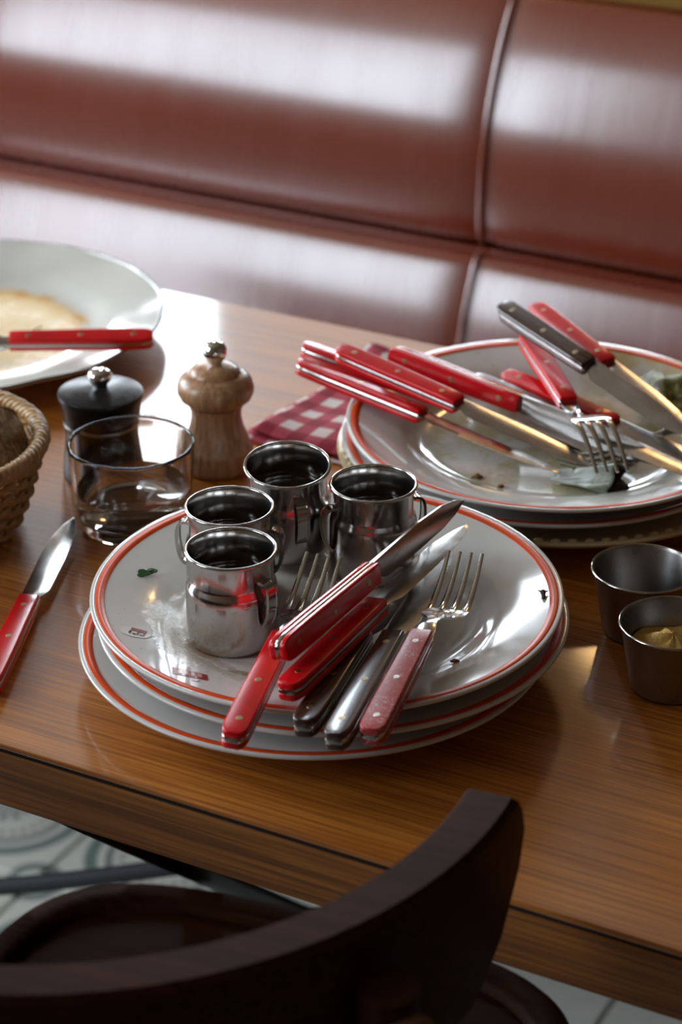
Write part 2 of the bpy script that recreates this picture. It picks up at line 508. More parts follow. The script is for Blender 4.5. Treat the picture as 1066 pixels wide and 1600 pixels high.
# ------------------------------------------------------------------ banquette
def banquette():
    uc, vc = -.80, 2.12
    root = empty('banquette', W(uc, vc, 0), YAW)
    tag(root, 'glossy oxblood leather banquette with stitched panels behind the table', 'bench')
    # profile measured up the backrest: (z, v)
    up = [(.613, 2.062), (.625, 2.051), (.655, 2.0475), (.70, 2.0495), (.735, 2.0555), (.766, 2.0655), (.798, 2.0795), (.822, 2.093), (.845, 2.109), (.860, 2.124)]
    lo = [(.43, 1.975), (.47, 1.985), (.51, 1.998), (.535, 2.0075), (.56, 2.0175), (.585, 2.0290), (.600, 2.0372), (.607, 2.0430), (.612, 2.0550)]
    seams = [-2.9, -2.22, -1.555, -.935, -.30, .34, .95]
    def panel(name, prof, a, b, nz, puff):
        rings = []; nu = 40
        z0, z1 = prof[0][0], prof[-1][0]
        for i in range(nz + 1):
            z = lerp(z0, z1, i / nz); v = spline(prof, z)
            row = []
            for j in range(nu + 1):
                t = j / nu
                t = .5 - .5 * math.cos(PI * t) if True else t
                u = lerp(a, b, t)
                d = min(u - a, b - u)
                p = puff * (1 - math.exp(-d / .018)) - puff
                row.append((u - uc, v - vc - p * 1.0, z))
            rings.append(row)
        bm = bmesh.new(); ring_loft(bm, rings, close_ring=False, cap=False)
        o = finish(name, bm, M['leather'], root, 180)
        sm = o.modifiers.new('thickness', 'SOLIDIFY'); sm.thickness = .02; sm.offset = -1
        # keep the thickness behind the visible face
        return o
    for a, b in zip(seams, seams[1:]):
        panel('back_panel', up, a + .0008, b - .0008, 40, .0045)
        panel('lower_panel', lo, a + .0008, b - .0008, 26, .0045)
    for s in seams[1:-1]:
        for prof in (up, lo):
            pts = [(s - uc, spline(prof, lerp(prof[0][0], prof[-1][0], i / 30)) - vc + .0022, lerp(prof[0][0], prof[-1][0], i / 30)) for i in range(31)]
            tube('seam_welt', pts, .0032, M['leather'], root, 6)
    pts = [(lerp(seams[0], seams[-1], i / 60) - uc, 2.0535 - vc, .6125) for i in range(61)]
    tube('crease_welt', pts, .0035, M['leather'], root, 6)
    L0, L1 = seams[0] - uc, seams[-1] - uc
    box('top_rail', L0, L1, 2.114 - vc, 2.235 - vc, .858, .886, M['brass'], root, .006, 3)
    box('seat_cushion', L0, L1, 1.60 - vc, 2.03 - vc, .36, .455, M['leather'], root, .03, 4)
    box('back_board', L0, L1, 2.20 - vc, 2.23 - vc, .02, .858, M['plinth'], root, .002, 1)
    box('plinth', L0, L1, 1.82 - vc, 2.20 - vc, 0, .36, M['plinth'], root, .002, 1)
banquette()

# ------------------------------------------------------------------ table
T = .75
def table():
    u0, u1, v0, v1 = -1.50, .22, .905, 1.522
    uc, vc = (u0 + u1) / 2, (v0 + v1) / 2
    root = empty('dining_table', W(uc, vc, 0), YAW)
    tag(root, 'wooden restaurant table with dark-jointed edge that carries all the dishes', 'table')
    a, b, c, d = u0 - uc, u1 - uc, v0 - vc, v1 - vc
    box('tabletop', a, b, c, d, T - .0035, T, M['table'], root, .0012, 2)
    box('edge_joint', a + .0015, b - .0015, c + .0012, d - .0012, T - .006, T - .0035, M['gap'], root)
    e = .006
    for n_, q in (('front', (a, b, c, c + .022)), ('rear', (a, b, d - .022, d)), ('l', (a, a + .022, c + .022, d - .022)), ('r', (b - .022, b, c + .022, d - .022))):
        box('edge_band', *q, T - .041, T - e, M['table_edge'], root, .0012, 2)
    box('underside', a + .022, b - .022, c + .022, d - .022, T - .030, T - e, M['gap'], root)
    # black iron trestle, crossed bars
    def bar(name, p, q, w, t):
        p, q = Vector(p), Vector(q)
        mid = (p + q) / 2 + Vector((0, 0, -.012))
        pts = [p * (1 - s) ** 2 + mid * 2 * s * (1 - s) + q * s * s for s in [i / 12 for i in range(13)]]
        tube(name, pts, w, M['black_iron'], root, 8, False, t)
    def L(x, y, z):   # world -> table axes
        u = x * CU + y * SU; v = -x * SU + y * CU
        return (u - uc, v - vc, z)
    bar('trestle_bar', L(-0.1645, 1.1261, 0.7120), L(0.0315, 1.9245, 0.0200), .014, .6)
    bar('trestle_bar', L(-0.3638, 1.6530, 0.2700), L(-0.0561, 1.5547, 0.3800), .010, .6)
    box('column', .66, .71, -.03, .03, .02, T - .03, M['black_iron'], root, .004, 2)
    box('foot', .45, .92, -.03, .03, 0, .03, M['black_iron'], root, .008, 2)
    box('foot', .655, .715, -.24, .24, 0, .03, M['black_iron'], root, .008, 2)
table()

# ------------------------------------------------------------------ chair in the foreground
def chair():
    root = empty('bistro_chair', (-.075, 1.166, 0), R(-21))
    tag(root, 'dark wooden bistro chair with curved backrest tucked under the table front', 'chair')
    # seat outline (local +y faces the table)
    def outline(n, k):
        pts = []
        for i in range(n):
            a = 2 * PI * i / n
            c, s = math.cos(a), math.sin(a)
            e = 2 / 4.2
            x = math.copysign(abs(c) ** e, c); y = math.copysign(abs(s) ** e, s)
            w = .200 + .010 * y
            pts.append((x * w * k - .010, y * .198 * k + (.010 * (1 - x * x) if y > 0 else 0)))
        return pts
    N_ = 96
    def ringpts(k, z): return [(x, y, z) for x, y in outline(N_, k)]
    prof = [(.84, .436), (1.0, .436), (1.012, .445), (1.008, .456), (.99, .461), (.93, .461), (.905, .458), (.895, .450), (.84, .448)]
    rings = [[(*outline(N_, k)[i], z) for k, z in prof] for i in range(N_)]
    loft('seat_frame', rings, M['chair'], root, 50, close_path=True)
    bm = bmesh.new()
    ring_loft(bm, [ringpts(.90, .446), ringpts(.90, .452), ringpts(.6, .450), ringpts(.25, .448), ringpts(.02, .448)], cap=True)
    finish('seat_panel', bm, M['chair'], root, 40)
    # backrest: a bent band
    RI, TH, cx, cy, zt = .203, .027, 0.0, -.16, .840
    off = [(0, 0), (.012, .008), (.03, .018), (.05, .015), (.075, -.004), (.10, -.036)]
    rings = []
    n = 60
    for i in range(n + 1):
        s = i / n; a = R(lerp(-180, 0, s))
        end = min(s, 1 - s) * PI * RI
        w = smooth01(1 - end / .09); sg = 1 if s > .5 else -1
        h = .100
        def P(r, dz):
            aa = a + sg * w * interp(off, dz) / RI
            lean = .25 * (dz)          # the band leans back a little towards its top
            rr = r - lean * .25
            return (cx + rr * math.cos(aa), cy + rr * math.sin(aa), zt - dz)
        q = [0, .0035, .012, .03, .05, .075, h - .012, h - .0035, h]
        inner = [P(RI + (.003 if dz in (0, h) else 0), dz) for dz in q]
        outer = [P(RI + TH - (.004 if dz in (0, h) else .0008 if dz in (.0035,) else 0), dz) for dz in q]
        rings.append(inner + outer[::-1])
    loft('backrest', rings, M['chair'], root, 32)
    # back posts, legs, bolts
    for sx in (-1, 1):
        ang = R(-90 + sx * 60)
        px, py = (RI + TH + .012) * math.cos(ang), cy + (RI + TH + .012) * math.sin(ang)
        pts = [(px, py, .815), (px * .99, py + .004, .74), (px * .95, py + .02, .60), (px * .90, py + .05, .46), (px * .93, py + .03, .25), (px * 1.02, py - .02, 0)]
        pp = [tuple(spline([(j, p[c]) for j, p in enumerate(pts)], i / 4) for c in range(3)) for i in range(21)]
        tube('back_post', pp, lambda t: .015 - .003 * abs(t - .4), M['chair'], root, 12)
        bm = bmesh.new()
        lathe_bm(bm, [(0, .008), (.007, .0072), (.0115, .004), (.0125, 0), (.0125, -.006), (0, -.006)], 20)
        b = finish('bolt_cap', bm, M['chair_cap'], root, 60)
        b.location = ((RI + TH + .029) * math.cos(ang), cy + (RI + TH + .029) * math.sin(ang), .795); b.rotation_euler = (R(90), 0, ang + PI / 2)
        tube('front_leg', [(sx * .165, .15, .44), (sx * .17, .155, .25), (sx * .18, .165, 0)], lambda t: .018 - .005 * t, M['chair'], root, 12)
    pts = [(.15 * math.cos(2 * PI * i / 40), .14 * math.sin(2 * PI * i / 40), .26) for i in range(40)]
    tube('leg_ring', pts, .008, M['chair'], root, 8, True)
chair()

# ------------------------------------------------------------------ plates
PR = .135
PLATE_TOP = [(0, .0062), (.03, .0060), (.06, .0058), (.078, .0060), (.085, .0068), (.0905, .0090), (.0955, .0122), (.102, .0145), (.115, .0178), (.127, .0203), (.1325, .0216), (.1345, .0219)]
def plate_z(r): return interp(PLATE_TOP, r)
def plate_profile(f=0.0):
    under = [(.1352, .0212), (.1350, .0200), (.132, .0183), (.118, .0150), (.102, .0108), (.094, .0072), (.088, .0030), (.085, .0004 - f), (.083, -f), (.080, .0004 - f), (.078, .0016), (.0, .0016)]
    return PLATE_TOP + under
def plate(loc, mat, label, group, rz=0.0, foot=0.0):
    root = empty('dinner_plate', loc, rz)
    tag(root, label, 'plate', group)
    lathe('plate_body', plate_profile(foot), mat, root, 128, False, 60)
    e = .00025
    band = [(.1268, plate_z(.1268) - .0002), (.1271, plate_z(.1271) + e), (.1320, plate_z(.1320) + e), (.1323, plate_z(.1323) - .0002)]
    lathe('rim_band', band, M['orange_band'], root, 128, True, 80)
    return root
G1 = 'orange-rimmed plates stacked in the foreground'
plate((-.0155, 1.211, T), M['china'], 'white plate with orange rim line, bottom of the near stack', G1)
plate((-.0045, 1.2125, T + .0132), M['china'], 'white plate with orange rim line, middle of the near stack', G1)
ZP = T + .0262
top_plate = plate((-.008, 1.213, ZP), M['china_top'], 'greasy white plate with orange rim, top of the near stack, under the steel jugs', G1)
ZW = ZP + .0062
# prints on the rim of the uppermost plate
def decal(name, poly_fn, mat, parent, cx, cy, rot, lift, nx=10, ny=6):
    """a thin printed patch laid on the plate rim; poly_fn maps (s,t) in 0..1 to local x,y"""
    bm = bmesh.new(); c, s_ = math.cos(rot), math.sin(rot)
    rows = []
    for i in range(nx + 1):
        row = []
        for j in range(ny + 1):
            x, y = poly_fn(i / nx, j / ny)
            X, Y = cx + c * x - s_ * y, cy + s_ * x + c * y
            row.append(bm.verts.new((X, Y, plate_z(math.hypot(X, Y)) + lift)))
        rows.append(row)
    for i in range(nx):
        for j in range(ny):
            bm.faces.new((rows[i][j], rows[i + 1][j], rows[i + 1][j + 1], rows[i][j + 1]))
    return finish(name, bm, mat, parent, 180)
def ell(rx, ry):
    def f(s, t):
        x = (s * 2 - 1); h = math.sqrt(max(0, 1 - x * x))
        return x * rx, (t * 2 - 1) * h * ry
    return f
def rect(x0, x1, y0, y1, shear=0.0):
    return lambda s, t: (lerp(x0, x1, s) + shear * lerp(y0, y1, t), lerp(y0, y1, t))
ocx, ocy = -.1143 + .008, 1.1700 - 1.213
lg = decal('oval_print', ell(.0088, .0062), M['print_white'], top_plate, ocx, ocy, R(-8), .00025, 16)
decal('print_mark', rect(-.0030, .0055, .0012, .0046), M['print_red'], lg, ocx, ocy, R(-8), .0005)
for q in [(-.0034, -.0022, -.0030, .0006), (-.0010, .0006, -.0036, -.0020), (.0010, .0022, -.0030, .0004), (.0030, .0052, -.0030, -.0018), (.0044, .0054, -.0016, .0006)]:
    decal('print_mark', rect(*q), M['print_black'], lg, ocx, ocy, R(-8), .0005, 2, 2)
bcx, bcy = -.0815 + .008, 1.1245 - 1.213
bn = decal('banner_print', rect(-.0098, .0098, -.0042, .0042, -.35), M['print_red'], top_plate, bcx, bcy, R(-14), .00025)
for i, q in enumerate([(-.0066, -.0044), (-.0030, -.0008), (.0006, .0028), (.0042, .0068)]):
    decal('print_mark', rect(q[0], q[1], -.0026, .0026, -.35), M['print_pink'], bn, bcx, bcy, R(-14), .0005, 2, 2)
decal('emblem_print', ell(.0022, .0018), M['print_pink'], top_plate, bcx + .0035, bcy - .0078, R(-14), .00025, 8)

BS = (.1385, 1.4470)
G2 = 'orange-rimmed plates stacked by the bench'
# the beige plate at the bottom of the far stack, with its ring of beads
def charger():
    root = empty('charger_plate', (.1430, 1.4630, T), 0)
    tag(root, 'beige plate with beaded rim at the bottom of the far stack', 'plate')
    prof = [(0, .0135), (.100, .0135), (.112, .0150), (.126, .0180), (.136, .0205), (.142, .0217), (.1445, .0218), (.1455, .0208), (.1448, .0190), (.138, .0160), (.120, .0120), (.100, .0080), (.094, 0), (.089, 0), (.087, .0090), (0, .0090)]
    lathe('plate_body', prof, M['china_cream'], root, 128, False, 60)
    bm = bmesh.new(); bmesh.ops.create_icosphere(bm, subdivisions=2, radius=.0024)
    first = finish('bead', bm, M['china_cream'], root, 180); first.scale = (1.35, .9, .8)
    n = 84
    for i in range(n):
        o = first if i == 0 else first.copy()
        if i: COL.objects.link(o)
        a = 2 * PI * i / n
        o.location = (.1400 * math.cos(a), .1400 * math.sin(a), .0215); o.rotation_euler = (0, 0, a + PI / 2)
charger()
plate((BS[0] - .003, BS[1] + .004, T + .0138), M['china'], 'white plate with orange rim, second from the top of the far stack', G2)
far_plate = plate((BS[0], BS[1], T + .0265), M['china_back'], 'smeared white plate with orange rim, top of the far stack, piled with cutlery', G2)

def wavy_plate():
    root = empty('wavy_plate', (-.284, 1.695, T), 0)
    tag(root, 'large cream plate with wavy edge and yellow sauce, beside the mills', 'plate')
    def wob(a): return 1
    sc = .150 / .1352
    top = [(r * sc, z * 1.12) for r, z in PLATE_TOP]
    pr = [(r * sc, z * 1.12) for r, z in plate_profile()]
    bm = bmesh.new()
    rings = []
    for i in range(160):
        a = 2 * PI * i / 160; ring = []
        for r, z in pr:
            w = smooth01((r - .118) / .03) * .010 * (abs(math.sin(a * 6)) - .6)
            rr = r * (1 + w)
            ring.append((rr * math.cos(a), rr * math.sin(a), z + smooth01((r - .118) / .03) * .0005 * math.cos(a * 12)))
        rings.append(ring)
    ring_loft(bm, rings, close_ring=False, cap=False, close_path=True)
    bmesh.ops.remove_doubles(bm, verts=bm.verts[:], dist=1e-6)
    finish('plate_body', bm, M['china_left'], root, 60)
    pts = []
    for i in range(160):
        a = 2 * PI * i / 160; r = .150 * (1 + .010 * (abs(math.sin(a * 6)) - .6))
        pts.append((r * math.cos(a), r * math.sin(a), .0240 + .0005 * math.cos(a * 12)))
    tube('worn_edge', pts, .0009, M['edge_dark'], root, 6, True)
wavy_plate()

# ------------------------------------------------------------------ steel jugs
def jug_meshes():
    root = empty('sauce_jug')
    H = .0565
    outer = [(0, .0), (.0225, .0), (.0246, .0008), (.0256, .003), (.0258, .008), (.0258, .0300), (.0257, .0335), (.0251, .0362), (.0240, .0383), (.0236, .0400), (.0236, .0460), (.0239, .0500), (.0246, .0540), (.0251, .0558)]
    inner = [(.0252, .0562), (.0246, .0564), (.0240, .0550), (.0233, .0505), (.0229, .0460), (.0229, .0400), (.0235, .0380), (.0249, .0340), (.0250, .0300), (.0250, .004), (.0240, .0012), (0, .0012)]
    lathe('jug_body', outer + inner, M['steel_jug'], root, 72, False, 50)
    pts = [(.0250 * math.cos(2 * PI * i / 72), .0250 * math.sin(2 * PI * i / 72), .0560) for i in range(72)]
    tube('rolled_rim', pts, .0011, M['steel'], root, 8, True)
    lathe('sauce', [(0, .0345), (.0200, .0345), (.0242, .0348), (.0247, .0351), (.0249, .0310), (0, .0310)], M['sauce'], root, 48, False, 50)
    for sx in (-1, 1):
        # strip handle: springs from the neck, arcs out and returns to the body
        path = [(.0236, .0440), (.0262, .0446), (.0292, .0432), (.0308, .0396), (.0312, .0345), (.0308, .0285), (.0296, .0230), (.0278, .0192), (.0258, .0178)]
        pp = [(spline([(j, p[0]) for j, p in enumerate(path)], i / 3), spline([(j, p[1]) for j, p in enumerate(path)], i / 3)) for i in range(3 * (len(path) - 1) + 1)]
        rings = []; m = len(pp)
        for i, (x, z) in enumerate(pp):
            tx = pp[min(i + 1, m - 1)][0] - pp[max(i - 1, 0)][0]; tz = pp[min(i + 1, m - 1)][1] - pp[max(i - 1, 0)][1]
            l = math.hypot(tx, tz); nx, nz = tz / l, -tx / l
            w, t = .0036, .0005
            rings.append([(sx * (x + nx * t * b), a * w, z + nz * t * b) for a, b in ((-1, 1.8), (-.8, 1.8), (-.75, 1), (.75, 1), (.8, 1.8), (1, 1.8), (1, -1.8), (.8, -1.8), (.75, -1), (-.75, -1), (-.8, -1.8), (-1, -1.8))])
        loft('handle', rings, M['steel'], root, 50)
    return root
jug0 = jug_meshes()
GJ = 'steel sauce jugs on the near plates'
jugs = [((-.0610, 1.1850, ZW), R(-42), (0, 0), 'small steel jug of dark sauce, nearest of the four jugs'),
        ((-.0640, 1.2375, ZW), R(-12), (0, 0), 'small steel jug right behind the nearest jug'),
        ((.0190, 1.2670, ZW), R(18), (0, 0), 'small steel jug beside the knife blades, rightmost of the four jugs'),
        ((-.0315, 1.2890, ZW + .0055), R(-72), (R(7.5), 0), 'small steel jug tilted towards the viewer, farthest of the four jugs')]
for i, (loc, rz, tilt, lab) in enumerate(jugs):
    j = jug0 if i == 0 else copy_tree(jug0)
    j.location = loc
    j.rotation_euler = (Matrix.Rotation(tilt[0], 3, 'X') @ Matrix.Rotation(rz, 3, 'Z')).to_euler()
    tag(j, lab, 'jug', GJ)

# ------------------------------------------------------------------ cutlery
def rrect(hw, z0, z1, r, n=4):
    """rounded rectangle in the y,z plane"""
    pts = []
    for cy, cz, a0 in ((hw - r, z1 - r, 0), (-hw + r, z1 - r, 90), (-hw + r, z0 + r, 180), (hw - r, z0 + r, 270)):
        for i in range(n + 1):
            a = R(a0 + 90 * i / n); pts.append((cy + r * math.cos(a), cz + r * math.sin(a)))
    return pts
HL = .104
def handle_w(x):   # half width along the handle, x = 0 is the butt
    w = interp([(0, .0070), (.03, .0072), (.07, .0066), (HL, .0062)], x)
    if x < .0085: w *= math.sqrt(max(0.0, 1 - ((.0085 - x) / .0085) ** 2)) * .62 + .38
    return w
def make_handle(root, scale_mat, rivet_mat, k=1.0):
    xs = [0, .0006, .0015, .003, .005, .0085, .02, .035, .05, .07, .09, HL - .002, HL]
    for sg in (1, -1):
        rings = []
        for i, x in enumerate(xs):
            zz = .0052 * k
            if x in (0, HL): zz -= .0008
            pts = rrect(handle_w(x) * k - (.0004 if x in (0, HL) else 0), .0013, zz, .0012)
            rings.append([(x, y, z * sg) for y, z in pts])
        loft('handle_scale', rings, scale_mat, root, 45)
    rings = [[(x, y, z) for y, z in rrect(handle_w(x) * k - .0001, -.0013, .0013, .0003, 1)] for x in xs]
    loft('tang', rings, M['steel'], root, 45)
    for x in (.014, .052, .090):
        bm = bmesh.new()
        zz = .00535 * k
        lathe_bm(bm, [(0, zz), (.0017, zz), (.0020, zz - .0003), (.0020, -zz + .0003), (.0017, -zz), (0, -zz)], 14)
        rv = finish('rivet', bm, rivet_mat, root, 40); rv.location = (x, 0, 0)
def make_knife(scale_mat, rivet_mat):
    root = empty('steak_knife')
    make_handle(root, scale_mat, rivet_mat)
    L0, L1 = HL - .001, .215
    rings = []
    n = 36
    for i in range(n + 1):
        t = i / n; x = lerp(L0, L1, t)
        spine = interp([(0, .0070), (.1, .0072), (.5, .0078), (.75, .0060), (.9, .0022), (1, -.0030)], t)
        edge = -interp([(0, .0055), (.06, .0058), (.10, .0092), (.14, .0102), (.5, .0108), (.75, .0102), (.9, .0078), (1, .0036)], t)
        th = interp([(0, .0013), (.08, .0012), (.2, .0010), (1, .0004)], t)
        spine *= .86; edge *= .86
        rings.append([(x, spine, th), (x, spine - .0004, th + .0001), (x, lerp(spine, edge, .6), th * .75), (x, edge, .0001), (x, edge, -.0001), (x, lerp(spine, edge, .6), -th * .75), (x, spine - .0004, -th - .0001), (x, spine, -th)])
    loft('blade', rings, M['steel_blade'], root, 30)
    return root
def make_fork(scale_mat, rivet_mat):
    root = empty('table_fork')
    make_handle(root, scale_mat, rivet_mat, 1.0)
    zc = [(HL - .002, 0), (.118, -.0003), (.130, -.0035), (.143, -.0095), (.155, -.0125), (.168, -.0120), (.185, -.0070), (.200, .0002)]
    hw = [(HL - .002, .0056), (.112, .0050), (.122, .0034), (.130, .0042), (.138, .0090), (.146, .0122), (.154, .0128)]
    rings = []; n = 30
    for i in range(n + 1):
        x = lerp(HL - .002, .154, i / n); z = spline(zc, x); w = interp(hw, x); t = .0011
        rings.append([(x, y, z + s) for y, s in ((w, t * .6), (w * .6, t), (-w * .6, t), (-w, t * .6), (-w, -t * .6), (-w * .6, -t), (w * .6, -t), (w, -t * .6))])
    head = loft('fork_head', rings, M['steel'], root, 50)
    for j in range(4):
        yc0 = (j - 1.5) * .0070; rings = []
        for i in range(15):
            t = i / 14; x = lerp(.1535, .200, t); z = spline(zc, x)
            w = lerp(.0021, .0010, t); h = lerp(.0010, .0006, t); y = yc0 * (1 - .06 * t)
            rings.append([(x, y + a * w, z + b * h) for a, b in ((1, .5), (.5, 1), (-.5, 1), (-1, .5), (-1, -.5), (-.5, -1), (.5, -1), (1, -.5))])
        loft('tine', rings, M['steel'], head, 50)
    return root
KR = make_knife(M['red'], M['rivet']); KB = make_knife(M['brown_handle'], M['rivet'])
FR = make_fork(M['red'], M['rivet']); FW = make_fork(M['red_speckled'], M['rivet_steel'])
used = set()
def lay(proto, p0, p1, roll, label, cat, group, fit=0):
    """butt of the handle at p0, pointing at p1, turned by roll degrees about its own length"""
    o = copy_tree(proto) if proto.name in used else proto
    used.add(proto.name)
    x = (Vector(p1) - Vector(p0)).normalized()
    z = Vector((0, 0, 1)); z = (z - x * z.dot(x)).normalized(); y = z.cross(x)
    m = Matrix((x, y, z)).transposed() @ Matrix.Rotation(R(roll), 3, 'X')
    o.location = p0; o.rotation_euler = m.to_euler()
    o.scale = ((Vector(p1) - Vector(p0)).length / fit if fit else 1, 1, 1)
    return tag(o, label, cat, group)
GK, GF = 'used cutlery across the near plates', 'used cutlery piled on the far plates'
lay(FR, (-.0553, 1.0380, .806), (-.0100, 1.2386, .8061), 4, 'red-handled fork nearest the jugs on the near plates, tines beside the jug handle', 'fork', GK, .200)
lay(FW, (.0146, 1.0397, .807), (0.0715, 1.2258, 0.8145), -3, 'fork with whitish worn red handle and pale rivets, rightmost on the near plates', 'fork', GK, .200)
lay(KB, (-.0196, 1.0489, .8065), (.0455, 1.2645, .7930), -6, 'dark brown handled knife beneath the red knives on the near plates', 'knife', GK, .215)
lay(KB, (-.0036, 1.0368, .806), (0.0643, 1.2746, 0.7970), -5, 'dark brown handled knife next to the worn red fork on the near plates', 'knife', GK, .215)
lay(KR, (-.0285, 1.0705, .8150), (.0730, 1.2800, .8055), -5, 'red knife lying flat above the brown knives on the near plates', 'knife', GK, .215)
lay(KR, (-.0330, 1.0880, .8285), (.0727, 1.2871, .8205), 80, 'red knife turned on its edge, nearest the rightmost jug on the near plates', 'knife', GK, .215)

# far stack
lay(KR, (-.0282, 1.5081, .810), (.1405, 1.3763, .7925), -10, 'red knife nearest the viewer in the fan on the far plates, steel tang showing', 'knife', GF)
lay(KR, (-.0253, 1.5265, .8145), (.1560, 1.4200, .7880), -10, 'red knife farthest back in the fan over the gingham napkin', 'knife', GF)
lay(KR, (-.0013, 1.5010, .8225), (.1520, 1.3660, .8070), 4, 'red knife with amber-lit blade, middle of the fan on the far plates', 'knife', GF)
lay(KR, (.0344, 1.5120, .8165), (.1930, 1.3960, .7985), 80, 'red knife standing on edge beside the fan on the far plates', 'knife', GF)
lay(KB, (.0902, 1.5135, .7955), (.2150, 1.3650, .8010), 4, 'dark brown handled knife mostly buried in the middle of the far pile', 'knife', GF)
lay(KR, (.1120, 1.5155, .7975), (.2500, 1.3500, .8005), 6, 'red knife lying beneath the red fork on the far plates', 'knife', GF)
lay(FR, (0.1278, 1.5455, 0.8155), (0.1692, 1.3467, 0.8055), 180, 'red-handled fork pointing at the viewer on the far plates', 'fork', GF)
lay(KB, (.1121, 1.5570, .8315), (.2175, 1.3728, .8225), 18, 'dark brown handled knife on top of the far pile', 'knife', GF)
lay(KR, (.1370, 1.5889, .818), (.2250, 1.3930, .8140), 8, 'red knife overhanging the rear rim of the far plates', 'knife', GF)
lay(FW, (.3230, 1.4560, .8120), (.1550, 1.3960, .7990), -6, 'fork whose tines lie beneath the red fork head on the far plates', 'fork', GF)
# loose ones
lay(KR, (-.1992, 1.1700, .7575), (-.1741, 1.3835, .7570), 0, 'red-handled knife lying on the bare table at the left edge', 'knife', None)
lay(KR, (-.1358, 1.6187, .7830), (-.3474, 1.6120, .7820), -18, 'red-handled knife resting on the wavy cream plate', 'knife', None)
lay(FR, (-.4200, 1.6500, .7850), (-.2270, 1.6420, .7790), 0, 'steel fork behind the red knife on the wavy cream plate', 'fork', None)

# ------------------------------------------------------------------ glass of water
def tumbler():
    root = empty('water_glass', (-.1335, 1.3895, T))
    tag(root, 'clear low tumbler half full of water beside the mills', 'glass')
    out = [(0, .0012), (.028, .0010), (.0315, .0), (.0335, .0008), (.0350, .0035), (.0362, .010), (.0385, .030), (.0405, .0560), (.04055, .0570), (.0403, .0579), (.0398, .0584), (.0393, .0585)]
    inn = [(.0387, .0583), (.0382, .0577), (.0380, .0568), (.0379, .056), (.0363, .030), (.0345, .013), (.0325, .0085), (.028, .0068), (0, .0062)]
    lathe('tumbler', out + inn, M['glass'], root, 96, False, 50)
    wl = .0275
    wat = [(0, .0060), (.028, .0066), (.0327, .0083), (.0347, .013), (.0363, wl - .001), (.0362, wl), (.0352, wl - .0006), (0, wl - .0006)]
    lathe('water', wat, M['water'], root, 96, False, 50)
tumbler()

# ------------------------------------------------------------------ mills
def mill_wood():
    root = empty('pepper_mill', (-.0835, 1.475, T))
    tag(root, 'turned pale wood pepper mill with a round steel knob', 'pepper mill')
    body = [(0, 0), (.0225, 0), (.0245, .0012), (.0252, .004), (.0250, .009), (.0240, .0125), (.0243, .0140), (.0236, .0155), (.0215, .021), (.0185, .029), (.0170, .036), (.0168, .0415), (.0178, .0445), (.0180, .0462), (0, .0462)]
    lathe('mill_body', body, M['mill_wood'], root, 64, False, 45)
    head = [(0, .0464), (.0180, .0464), (.0200, .0482), (.0238, .0515), (.0256, .0555), (.0257, .0595), (.0245, .0635), (.0222, .0662), (.0190, .0682), (.0172, .0686), (.0168, .0700), (.0150, .0722), (.0100, .0742), (.0055, .0750), (0, .0752)]
    lathe('mill_head', head, M['mill_wood'], root, 64, False, 45)
    knob = [(0, .0745), (.0048, .0745), (.0046, .0768), (.0062, .0785), (.0078, .0815), (.0081, .0845), (.0074, .0878), (.0052, .0902), (.0025, .0911), (0, .0913)]
    lathe('knob', knob, M['chrome'], root, 32, False, 50)
def mill_black():
    root = empty('salt_mill', (-.1590, 1.461, T))
    tag(root, 'short black mill with flat lid and round steel knob', 'mill')
    body = [(0, 0), (.0262, 0), (.0272, .002), (.0268, .010), (.0252, .022), (.0243, .030), (.0242, .036), (.0250, .0395), (0, .0395)]
    lathe('mill_body', body, M['black_mill'], root, 64, False, 40)
    lathe('collar', [(.020, .0393), (.0252, .0393), (.0256, .0402), (.0252, .0412), (.020, .0412)], M['steel_brushed'], root, 64, True, 40)
    head = [(0, .0413), (.0250, .0413), (.0255, .0440), (.0268, .0530), (.0283, .0585), (.0285, .0600), (.0280, .0612), (.0262, .0618), (.0120, .0640), (.0060, .0650), (0, .0652)]
    lathe('lid', head, M['black_mill'], root, 64, False, 40)
    knob = [(0, .0645), (.0050, .0645), (.0048, .0668), (.0064, .0684), (.0080, .0710), (.0080, .0736), (.0066, .0760), (.0040, .0770), (0, .0772)]
    lathe('knob', knob, M['chrome'], root, 32, False, 50)
mill_wood(); mill_black()

# ------------------------------------------------------------------ steel ramekins
def ramekin(loc, label, fill):
    root = empty('steel_ramekin', loc)
    tag(root, label, 'sauce cup', 'steel sauce cups at the right edge')
    pr = [(0, 0), (.0205, 0), (.0220, .0012), (.0226, .003), (.0295, .0400), (.0306, .0412), (.0304, .0420), (.0294, .0418), (.0286, .0404), (.0219, .0045), (.0208, .0022), (0, .0020)]
    lathe('cup_body', pr, M['steel_brushed'], root, 80, False, 40)
    pts = [(.0303 * math.cos(2 * PI * i / 72), .0303 * math.sin(2 * PI * i / 72), .0415) for i in range(72)]
    tube('rolled_rim', pts, .0009, M['steel'], root, 6, True)
    if fill == 'mustard':
        bm = bmesh.new(); rings = []
        for k in range(9):
            r = .0250 * k / 8
            rings.append([(max(r, .0002) * math.cos(2 * PI * i / 40), max(r, .0002) * math.sin(2 * PI * i / 40),
                           .0255 + .010 * math.exp(-(((r * math.cos(2 * PI * i / 40) + .004) / .012) ** 2 + ((r * math.sin(2 * PI * i / 40) - .002) / .009) ** 2)) + .0012 * math.sin(i * .9 + k)) for i in range(40)])
        ring_loft(bm, rings)
        finish('mustard', bm, M['mustard'], root, 60)
    else:
        lathe('sauce', [(0, .0082), (.0222, .0082), (.0228, .0086), (.0224, .0060), (0, .0060)], M['sauce'], root, 40, False, 40)
ramekin((.1775, 1.2500, T), 'steel sauce cup with a dark bottom, behind the mustard cup', 'dark')
